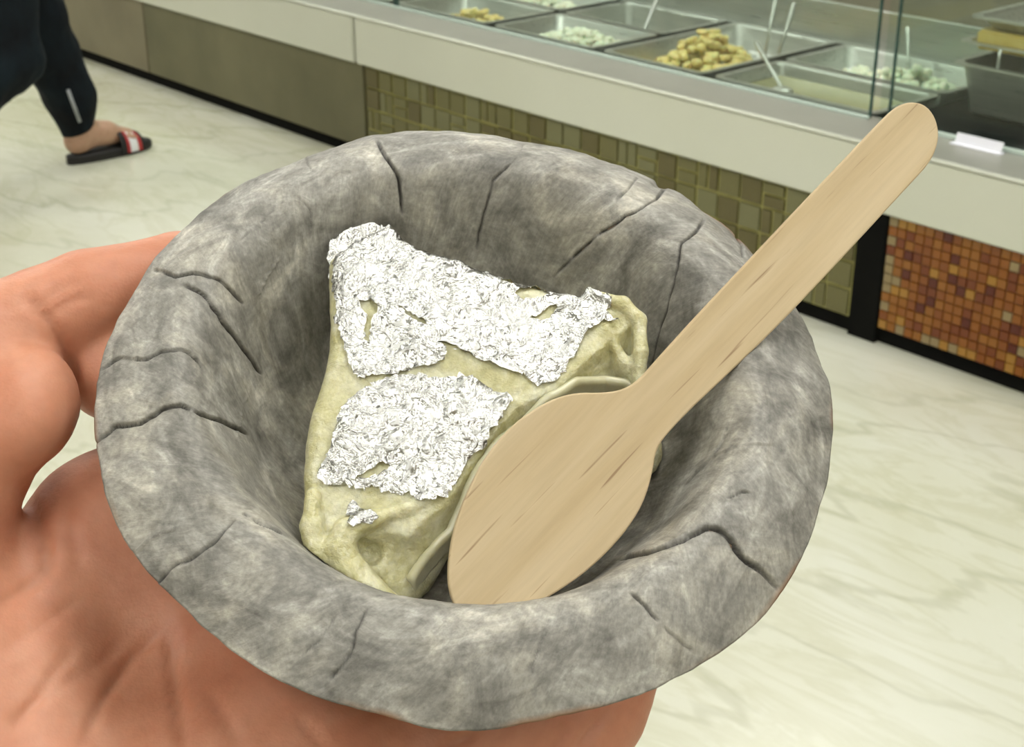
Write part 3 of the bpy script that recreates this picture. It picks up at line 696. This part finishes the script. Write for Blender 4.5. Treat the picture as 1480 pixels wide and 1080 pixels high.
# outer cream sheet whose cut edge runs beside the spoon
def sheet(name, path, drop, thick, lean=.25):
    """standing sheet: upper edge along path (bowl frame), going down by drop"""
    P = resample(np.array(path), .8); n = len(P); tng = np.gradient(P, axis=0); sd = np.stack([tng[:, 1], -tng[:, 0], 0*tng[:, 0]], 1); sd /= np.linalg.norm(sd, axis=1, keepdims=True)
    wob = fbm(P, .18, 3, 31)[:, None]*.5
    P = P + sd*wob; secs = []; m = 9
    for i in range(m+1):
        f = i/m; secs.append((P + sd*(lean*drop*f*f) - np.array([0, 0, 1])*drop*f))
    prof = []
    top_r = [P + sd*(thick*.5*math.cos(a)) + np.array([0, 0, 1])*(thick*.5*math.sin(a)) for a in np.linspace(math.pi, 0, 6)]
    ring = [s - sd*thick*.5 for s in secs[::-1]] + top_r[1:-1] + [s + sd*thick*.5 for s in secs]
    R = np.stack(ring, 1); c = R.shape[1]; I = np.arange(n*c).reshape(n, c)
    Qd = np.stack([I[:-1, :-1], I[1:, :-1], I[1:, 1:], I[:-1, 1:]], -1).reshape(-1, 4)
    Qe = np.stack([I[:-1, -1], I[1:, -1], I[1:, 0], I[:-1, 0]], -1)
    me = mesh_np(name, R.reshape(-1, 3)*UNIT, [np.concatenate([Qd, Qe])])
    bm = bmesh.new(); bm.from_mesh(me); bmesh.ops.holes_fill(bm, edges=bm.edges, sides=200); me = bm_mesh(name, bm); return me
def surf(x, y):
    d = rayB(x, y); d = d/np.linalg.norm(d); Qp = CB+np.linspace(220, 380, 1600)[:, None]*d
    return Qp[np.argmax(Qp[:, 2] <= hgt(Qp[:, 0], Qp[:, 1]))]
pth = [surf(x, y)+np.array([.35, -.35, 1.0]) for x, y, h in [(592, 842, 0), (610, 810, 0), (628, 789, 0), (648, 767, 0), (666, 730, 0), (682, 690, 0), (708, 654, 0), (750, 612, 0), (792, 576, 0), (832, 555, 0), (870, 550, 0), (905, 556, 0), (930, 572, 0), (950, 590, 0)]]
link('wrapper_sheet', sheet('wrapper_sheet', pth, 4., 1.9, .1), MAT_SHEET, sweet)
# silver leaf: crumpled foil facets draped over the height map
from mathutils.geometry import delaunay_2d_cdt
def foil(name, poly, holes, seed, step=.95, amp=.24, jag=.55):
    L = np.array([top(x, y)[:2] for x, y in poly]); L = resample(np.concatenate([L, L[:1]]), .7)[:-1]
    r = np.random.default_rng(seed); L = L + r.normal(0, jag*.45, L.shape) + np.stack([fbm(np.c_[L, L[:, :1]*0], .35, 3, seed), fbm(np.c_[L, L[:, :1]*0], .35, 3, seed+5)], 1)*jag
    HL = [resample(np.array([top(x, y)[:2] for x, y in h+h[:1]]), .6)[:-1] for h in holes]
    HL = [h + r.normal(0, .16, h.shape) for h in HL]
    lo, hi = L.min(0), L.max(0); g = np.stack(np.meshgrid(np.arange(lo[0], hi[0], step), np.arange(lo[1], hi[1], step), indexing='ij'), -1).reshape(-1, 2)
    g = g + r.uniform(-.42, .42, g.shape)*step; keep = inpoly(g, L)
    for h in HL: keep &= ~inpoly(g, h)
    pts = [L] + HL + [g[keep]]; faces = []; st = 0
    for p in [L]+HL: faces.append(list(range(st, st+len(p)))); st += len(p)
    allp = np.concatenate(pts)
    vv, ee, ff, *_ = delaunay_2d_cdt([Vector(p) for p in allp], [(f[i-1], f[i]) for f in faces for i in range(len(f))], [], 0, 1e-4)
    vv = np.array([tuple(p) for p in vv]); F = np.array([f for f in ff if len(f) == 3])
    cen = vv[F].mean(1); k = inpoly(cen, L)
    for h in HL: k &= ~inpoly(cen, h)
    F = F[k]; z = hgt(vv[:, 0], vv[:, 1]); 
    v3 = np.c_[vv, vv[:, :1]*0]; z = np.maximum(z, KH+.217*vv[:, 1]-7) + .30 + amp*r.uniform(-.5, 1, len(vv)) + .5*np.abs(fbm(v3, .3, 2, seed+9)) + .7*np.clip(1-2.2*np.abs(fbm(v3@np.array([[1., .5, 0], [-.4, .55, 0], [0, 0, 1]]), .16, 3, seed+13)), 0, 1)**2
    me = mesh_np(name, np.c_[vv, z]*UNIT, F)
    o = link('silver_leaf', me, MAT_FOIL, sweet, smooth=False); o['label'] = 'crinkled edible silver leaf'; return o
foil('leaf_main', [(478, 316), (500, 300), (530, 291), (556, 300), (575, 318), (602, 344), (650, 360), (702, 376), (745, 388), (782, 402), (800, 412), (830, 420), (862, 426), (885, 440), (876, 452), (892, 468), (866, 470), (850, 482), (838, 505), (822, 528), (812, 548), (780, 562), (740, 545), (694, 526), (652, 512), (640, 530), (600, 543), (560, 550), (517, 555), (503, 520), (492, 478), (482, 440), (476, 390), (470, 350)],
     [[(517, 442), (536, 440), (546, 452), (538, 470), (532, 500), (526, 498), (530, 462)], [(572, 446), (590, 460), (626, 482), (614, 478), (586, 462)], [(742, 424), (760, 418), (784, 412), (796, 424), (780, 432), (755, 434)], [(762, 462), (782, 455), (800, 440), (806, 446), (796, 460), (778, 466)], [(632, 506), (655, 506), (664, 514), (648, 512)], [(722, 404), (738, 402), (742, 414)]], 1)
foil('leaf_second', [(486, 606), (505, 582), (540, 558), (580, 552), (602, 549), (625, 553), (660, 546), (690, 556), (716, 568), (735, 582), (722, 608), (704, 636), (680, 668), (655, 704), (640, 726), (618, 728), (600, 722), (560, 710), (520, 702), (488, 702), (458, 690), (470, 660), (480, 640)],
     [[(504, 694), (530, 684), (552, 672), (566, 678), (540, 690)]], 2, .85, .32)
foil('leaf_scrap', [(498, 742), (503, 730), (513, 722), (524, 736), (540, 748), (547, 758), (536, 766), (520, 764), (508, 770), (500, 766), (506, 752)], [], 3, .8, .3, .3)

# ================================================================== wooden spoon
tip = np.array([2.9, -42.3, -13.5]); rimp = np.array([57., 13.5, 11.0])
ax = rimp-tip; ax /= np.linalg.norm(ax)
hz = np.cross(np.array([0, 0, 1.]), ax); hz /= np.linalg.norm(hz)          # level, to the left of the handle
TL = math.radians(25); lf = hz*math.cos(TL)+np.cross(ax, hz)*math.sin(TL); nm = np.cross(ax, lf)
if nm[2] < 0: nm = -nm
SPO = [(690, 897), (664, 888), (651, 862), (647, 832), (651, 790), (660, 752), (677, 708), (703, 658), (738, 617), (772, 591), (803, 575), (835, 567), (868, 568), (898, 564), (922, 551), (948, 522), (1000, 464), (1080, 379), (1160, 294), (1240, 210), (1282, 166), (1298, 152), (1318, 146), (1338, 151), (1352, 168), (1358, 192), (1354, 216), (1342, 238), (1320, 262), (1270, 316), (1200, 392), (1130, 466), (1060, 534), (1000, 590), (962, 630), (948, 652), (944, 682), (931, 728), (900, 776), (852, 824), (800, 860), (752, 886), (715, 897)]
pts = np.array([onplane(x, y, nm, tip@nm) for x, y in SPO])-tip
L2 = smooth_closed(np.stack([pts@ax, pts@lf], 1), 2)
cx0 = L2.mean(0)
bm = bmesh.new(); TK = 1.9
def ins_(L, d):
    t = np.roll(L, -1, 0)-np.roll(L, 1, 0); t /= np.linalg.norm(t, axis=1, keepdims=True); n = np.stack([-t[:, 1], t[:, 0]], 1)
    ar = .5*np.sum(L[:, 0]*np.roll(L[:, 1], -1)-np.roll(L[:, 0], -1)*L[:, 1]); return L + n*d*(1 if ar > 0 else -1)
lv = [(ins_(L2, .35), 0.), (ins_(L2, .1), -.12), (L2, -.4), (L2, -TK+.4), (ins_(L2, .1), -TK+.12), (ins_(L2, .35), -TK)]
def bend(x, y): return .00018*(x-70)**2*.0 + .004*y*y*max(0, 1-abs(x-22)/26)       # the paddle is very slightly dished
R = [[bm.verts.new(((p[0])*UNIT, p[1]*UNIT, (z)*UNIT)) for p in l] for l, z in lv]; n_ = len(R[0])
for A, B in zip(R, R[1:]):
    for i in range(n_): bm.faces.new((A[i], A[(i+1) % n_], B[(i+1) % n_], B[i]))
bm.faces.new(R[0]); bm.faces.new(R[-1][::-1])
me = bm_mesh('wooden_spoon', bm)
MS = MB @ Matrix(((ax[0], lf[0], nm[0], tip[0]*UNIT), (ax[1], lf[1], nm[1], tip[1]*UNIT), (ax[2], lf[2], nm[2], tip[2]*UNIT), (0, 0, 0, 1)))
if Matrix(MS).to_3x3().determinant() < 0: print('spoon frame is mirrored')
spoon = tag(link('wooden_spoon', me, MAT_WOOD, M=MS, smooth=False), 'pale birch wood spoon leaning from the bowl over its rim', 'spoon')
for p in me.polygons: p.use_smooth = len(p.vertices) == 4 and False

# ================================================================== holding hand (bowl frame)
hv = Vol((-205, -190, -100), (62, 92, 6), 1.25, 14.)
WR = np.array([-84., -72, -52])
mc = [((-36, 18, -46), 13.), ((-14, 2, -47), 13.), ((9, -16, -48), 12.5), ((29, -36, -48), 12.)]          # index .. little knuckles
for i, (p, r) in enumerate(mc):
    off = np.array([(-14, 17, 0), (-3, 7, 0), (5, -4, 0), (11, -14, 0)][i], float)
    hv.chain([WR+off, (WR+off)*.5+np.array(p)*.5+np.array([0, 0, -1.5]), p], [15, 14, r], 9.)
fing = [[(-36, 18, -46), (-14, 47, -41), (2, 65, -31), (14, 74, -19)], [(-14, 2, -47), (12, 36, -42), (32, 55, -31), (43, 62, -18)],
        [(9, -16, -48), (36, 16, -43), (53, 32, -31), (60, 37, -18)], [(29, -36, -48), (44, -16, -43), (54, -3, -34), (60, 4, -24)]]
for i, F in enumerate(fing): hv.chain(F, [[11.5, 10, 9, 7.5], [11.5, 10.3, 9.2, 7.7], [11, 9.6, 8.8, 7.3], [10, 8.2, 7.6, 6.4]][i], 4.)
# heel of the hand, thenar pad, edge of the palm
hv.ellip((-92, -46, -42), (27, 26, 18), 9.); hv.ellip((-40, -62, -47), (30, 20, 18), 9.); hv.ellip((8, -48, -48), (28, 15, 15), 9.)
hv.ellip((-70, -14, -42), (20, 18, 14), 8.); hv.ellip((-74, -8, -40), (13, 13, 11), 6.); hv.chain([(-88, -30, -41), (-66, -6, -40), (-36, 18, -44)], [12, 12.0, 12], 6.)
# wrist and forearm
hv.chain([WR+np.array([0, 0, 0]), WR+np.array([-40, -34, -4]), WR+np.array([-105, -95, -10]), WR+np.array([-118, -106, -12])], [26, 27, 32, 33], 12.)
hv.chain([WR+np.array([14, -10, -2]), WR+np.array([-26, -48, -5]), WR+np.array([-90, -110, -10])], [22, 25, 30], 12.)
# thumb
hv.chain([(-96, -58, -40), (-104, -30, -27), (-97, -8, -17), (-97, 13, -14)], [19, 14.5, 12.5, 11.5], 6.)
hv.ellip((-88, -1, -13), (12, 14, 10), 3.)
hv.ellip((-72, 17, -24), (12, 11, 10), 3.)
hv.chain([(-97, 15, -14), (-80, 28, -15), (-62, 38, -17), (-55, 41, -18)], [11.5, 10.8, 9.8, 8.6], 1.2)
# the bowl's underside presses into the palm
sl, G = hv.sub((-72, -72, -40), (62, 92, 6)); rg = np.hypot(G[..., 0], G[..., 1])
hv.F[sl] = np.maximum(hv.F[sl], np.where(rg < 73, -((np.interp(rg, PR[:, 0], PR[:, 1])-1.6)-G[..., 2])*.7, -50)).astype(np.float32)
V, Q = hv.nets(); V = relax(V, Q, 4, .5)
N = vnormals(V, Q); X, Y = pix(V); PX = np.stack([X, Y], 1); face = np.clip(np.einsum('ij,ij->i', N, (CB-V)/np.linalg.norm(CB-V, axis=1, keepdims=True))*2, 0, 1)
for L, wd, dp in [([(38, 425), (70, 462), (96, 505), (114, 560)], 7, 1.2), ([(62, 436), (84, 418), (112, 402)], 6, .5), ([(70, 455), (100, 435), (125, 428)], 6, .5), ([(30, 702), (52, 745), (66, 800), (72, 835)], 9, 1.3), ([(0, 868), (30, 856), (62, 832)], 8, .7),
                  ([(240, 905), (196, 945), (150, 1010), (118, 1075)], 8, 1.1), ([(242, 905), (250, 960), (255, 1010), (265, 1080)], 8, 1.0), ([(195, 915), (140, 960), (60, 1010), (0, 1050)], 7, .5), ([(0, 940), (60, 905), (120, 860)], 6, .4), ([(690, 1062), (640, 1080)], 7, .7), ([(865, 1040), (838, 1080)], 6, .8), ([(820, 1050), (800, 1080)], 6, .5), ([(0, 450), (20, 445), (40, 430)], 6, .4), ([(20, 1060), (70, 985), (110, 930)], 7, .5), ([(300, 1000), (330, 1040), (345, 1080)], 7, .6), ([(430, 1040), (470, 1080)], 7, .6), ([(95, 720), (100, 770), (120, 820)], 9, .6), ([(160, 380), (175, 400)], 5, .3)]:
    D, par, _ = polydist(PX, np.array(L, float)); V -= N*(1.35*dp*np.exp(-(D/wd)**2)*face*np.clip(np.minimum(par, 1-par)*6+.2, 0, 1))[:, None]
V += N*(.35*fbm(V, .06, 3, 4) + .05*fbm(V, .5, 2, 6))[:, None]
hand = tag(link('hand', mesh_np('hand', V*UNIT, Q), MAT_SKIN, M=MB), 'bare left hand, palm up, holding the leaf bowl with thumb at its rim', 'hand')

# ================================================================== walking person (world metres)
heel, toe = ground(99, 238), ground(214, 211); fd = toe-heel; FL = np.linalg.norm(fd); fd /= FL; side = np.array([fd[1], -fd[0], 0]); Zv = np.array([0, 0, 1.])
MP = Matrix(((fd[0], -side[0], 0, heel[0]), (fd[1], -side[1], 0, heel[1]), (0, 0, 1, 0), (0, 0, 0, 1)))   # x forward, y to the person's left
person = empty('person', MP); tag(person, 'walking person in navy track trousers and striped black slide sandals', 'person')
k_ = FL/.29
AN, KN_, HP = (.055, 0, .085), (-.075, .0, .47), (-.20, -.0, .90)
AN2, KN2, HP2 = (-.60, -.16, .15), (-.23, -.16, .40), (-.22, -.16, .85)
def body_vol(parts, lo, hi, h=.012, k=.03):
    v = Vol(lo, hi, h, .08)
    for p in parts:
        v.chain(p[0], p[1], p[2] if len(p) > 2 else k)
    V, Q = v.nets(); return relax(V, Q, 3, .5), Q
def foot(A, dx, dz, rot=0.):
    c, s = math.cos(rot), math.sin(rot)
    def T(x, y, z): return (A[0]+c*x-s*z, A[1]+y, A[2]+s*x+c*z)
    return [([T(0, 0, .10), T(0, 0, 0), T(-.02, 0, -.035)], [.038, .036, .033], .02), ([T(-.02, 0, -.032), T(.08, 0, -.028), T(.155, 0, -.045)], [.03, .032, .024], .02), ([T(.0, 0, 0), T(.09, .0, -.018)], [.03, .028], .02),
            ] + [([T(.14, y, -.045), T(.20-abs(y-.02)*.7, y*1.15, -.052)], [.014, .011], .006) for y in (-.032, -.016, 0, .016, .034)]
hd = (-.16, .095)
skinp = foot((AN[0], AN[1], AN[2]+.012), 0, 0) + foot((AN2[0]-.05, AN2[1], AN2[2]-.02), 0, 0, -.9)
YO = -.08
skinp += [([AN, KN_, HP], [.04, .05, .07]), ([AN2, KN2, HP2], [.04, .05, .07]), ([HP, HP2], [.09, .09]), ([(-.2, YO, .95), (-.17, YO, 1.2), (-.16, YO, 1.42)], [.12, .13, .10], .05), ([(-.16, YO-.155, 1.42), (-.16, YO+.155, 1.42)], [.06, .06], .05),
          ([(-.16, YO, 1.42), (-.145, YO, 1.55)], [.055, .055], .03), ([(-.14, YO, 1.63), (-.13, YO, 1.68)], [.088, .092], .03), ([(-.05, YO, 1.62), (-.035, YO, 1.605)], [.018, .016], .02)] + [([(-.13, YO+q*.095, 1.63), (-.13, YO+q*.098, 1.65)], [.016, .018], .01) for q in (-1, 1)]
for q, sw in ((-1, .14), (1, -.12)):
    sh = (-.16, YO+q*.185, 1.40); el = (-.18+sw*.4, YO+q*.225, 1.12); wr = (-.1+sw*1.3, YO+q*.235, .88)
    skinp += [([sh, el, wr], [.05, .042, .028]), ([wr, (wr[0]+.02, wr[1], wr[2]-.07)], [.03, .026], .02)] + [([(wr[0]+.02+i*.017-.025, wr[1], wr[2]-.07), (wr[0]+.035+i*.017-.025, wr[1], wr[2]-.145)], [.010, .008], .006) for i in range(4)] + [([(wr[0]+.03, wr[1], wr[2]-.03), (wr[0]+.075, wr[1], wr[2]-.085)], [.012, .010], .008)]
V, Q = body_vol(skinp, (-.9, -.42, -.02), (.35, .26, 1.85), .009)
V[:, 2] = np.maximum(V[:, 2], .026*(V[:, 0] > -.1) + -9*(V[:, 0] <= -.1))
link('body', mesh_np('body', V, Q), MAT_SKIN2, person)
v = Vol((-.95, -.4, .05), (.25, .3, 1.16), .010, .10)
v.chain([(.048, 0, .10), (.035, 0, .20), (-.065, 0, .47), (-.2, 0, .88)], [.052, .072, .100, .120], .03)
v.chain([(-.58, -.16, .165), (-.49, -.16, .225), (-.23, -.16, .40), (-.22, -.16, .86)], [.070, .085, .095, .120], .03)
v.chain([(-.2, .0, .9), (-.2, -.17, .9)], [.125, .125], .04); v.chain([(-.2, -.02, 1.0), (-.2, -.15, 1.0)], [.125, .125], .03)
V, Q = v.nets(); V = relax(V, Q, 3, .5); N = vnormals(V, Q); V += N*(.007*fbm(V*np.array([1, 1, .8]), 14., 3, 3))[:, None]
c_ = (V - np.array([.05, 0, .105]))@np.array([-.35, 0, 1.]); V -= np.where((V[:, 0] > -.12) & (V[:, 1] > -.09) & (c_ < 0), c_, 0)[:, None]*np.array([-.35, 0, 1.])*.88    # hem
tro = link('trousers', mesh_np('trousers', V, Q), MAT_NAVY, person)
bm = bmesh.new(); add_tube(bm, [(.015, -.074, .145), (-.005, -.086, .20), (-.02, -.091, .25)], .0055, 6)
link('zip', bm_mesh('zip', bm), MAT_PIPING, tro)
v = Vol((-.45, -.42, .80), (.15, .26, 1.55), .012, .10)
for q in (-1, 1): v.chain([(-.2, YO+q*.045, .93), (-.17, YO+q*.04, 1.2), (-.16, YO+q*.04, 1.38)], [.14, .138, .12], .04); v.chain([(-.16, YO+q*.185, 1.40), (-.17-q*.03, YO+q*.215, 1.2)], [.07, .062], .03)
v.chain([(-.16, YO-.17, 1.40), (-.16, YO+.17, 1.40)], [.078, .078], .05)
V, Q = v.nets(); link('shirt', mesh_np('shirt', relax(V, Q, 2), Q), MAT_SHIRT, person)
v = Vol((-.3, YO-.15, 1.5), (.02, YO+.15, 1.85), .01, .08); v.chain([(-.155, YO, 1.66), (-.15, YO, 1.70)], [.10, .098], .02); v.chain([(-.19, YO, 1.58), (-.18, YO, 1.66)], [.075, .09], .02)
V, Q = v.nets(); keep = ~((V[Q].mean(1)[:, 0] > -.09) & (V[Q].mean(1)[:, 2] < 1.70)); link('hair', mesh_np('hair', V, Q[keep]), MAT_HAIR, person)
def sandal(M_):
    e = empty('sandal', M_, person)
    bm = bmesh.new(); L = []
    for i in range(28):
        a = 2*math.pi*i/28; x = math.cos(a); y = math.sin(a); xx = .145+.148*x; wd = .043+.008*math.sin(max(0, x)*2.2)-.006*(x < -.2)*abs(x)
        L.append((xx, math.copysign(abs(y)**.75, y)*wd))
    R = [[bm.verts.new((p[0]*s, p[1]*s+0, z)) for p in L] for z, s in ((0, .985), (.006, 1.), (.020, 1.), (.026, .985))]
    for A, B in zip(R, R[1:]):
        for i in range(28): bm.faces.new((A[i], A[(i+1) % 28], B[(i+1) % 28], B[i]))
    bm.faces.new(R[0][::-1]); bm.faces.new(R[-1]); link('sole', bm_mesh('sole', bm), MAT_SOLE, e)
    st = empty('strap', None, e)
    for x0, x1, mt, nme in ((.160, .178, MAT_SOLE, 'strap_band'), (.178, .190, MAT_RSTR, 'strap_stripe'), (.190, .218, MAT_WSTR, 'strap_stripe'), (.218, .232, MAT_RSTR, 'strap_stripe'), (.232, .242, MAT_SOLE, 'strap_band')):
        bm = bmesh.new(); rs = []
        for x in (x0, x1):
            hgt_ = .072-.026*(x-.16)/.08; A = []
            for th_, in [(.0,), (.0035,)]:
                A.append([bm.verts.new((x, (.050+th_)*math.cos(a), .010+(hgt_+th_)*math.sin(a)**.8)) for a in np.linspace(0, math.pi, 17)])
            rs.append(A)
        for i in range(16):
            bm.faces.new((rs[0][1][i], rs[1][1][i], rs[1][1][i+1], rs[0][1][i+1])); bm.faces.new((rs[0][0][i], rs[0][0][i+1], rs[1][0][i+1], rs[1][0][i]))
            for r_ in rs: bm.faces.new((r_[0][i], r_[1][i], r_[1][i+1], r_[0][i+1]))
        link(nme, bm_mesh(nme, bm), mt, st)
sandal(Matrix.Identity(4))
ca_, sa_ = math.cos(-.9), math.sin(-.9)
sandal(Matrix.Translation((AN2[0]-.05-.075*ca_-.095*math.sin(.9), AN2[1], AN2[2]-.02-.095*ca_+.075*math.sin(.9))) @ Matrix.Rotation(.9, 4, 'Y'))
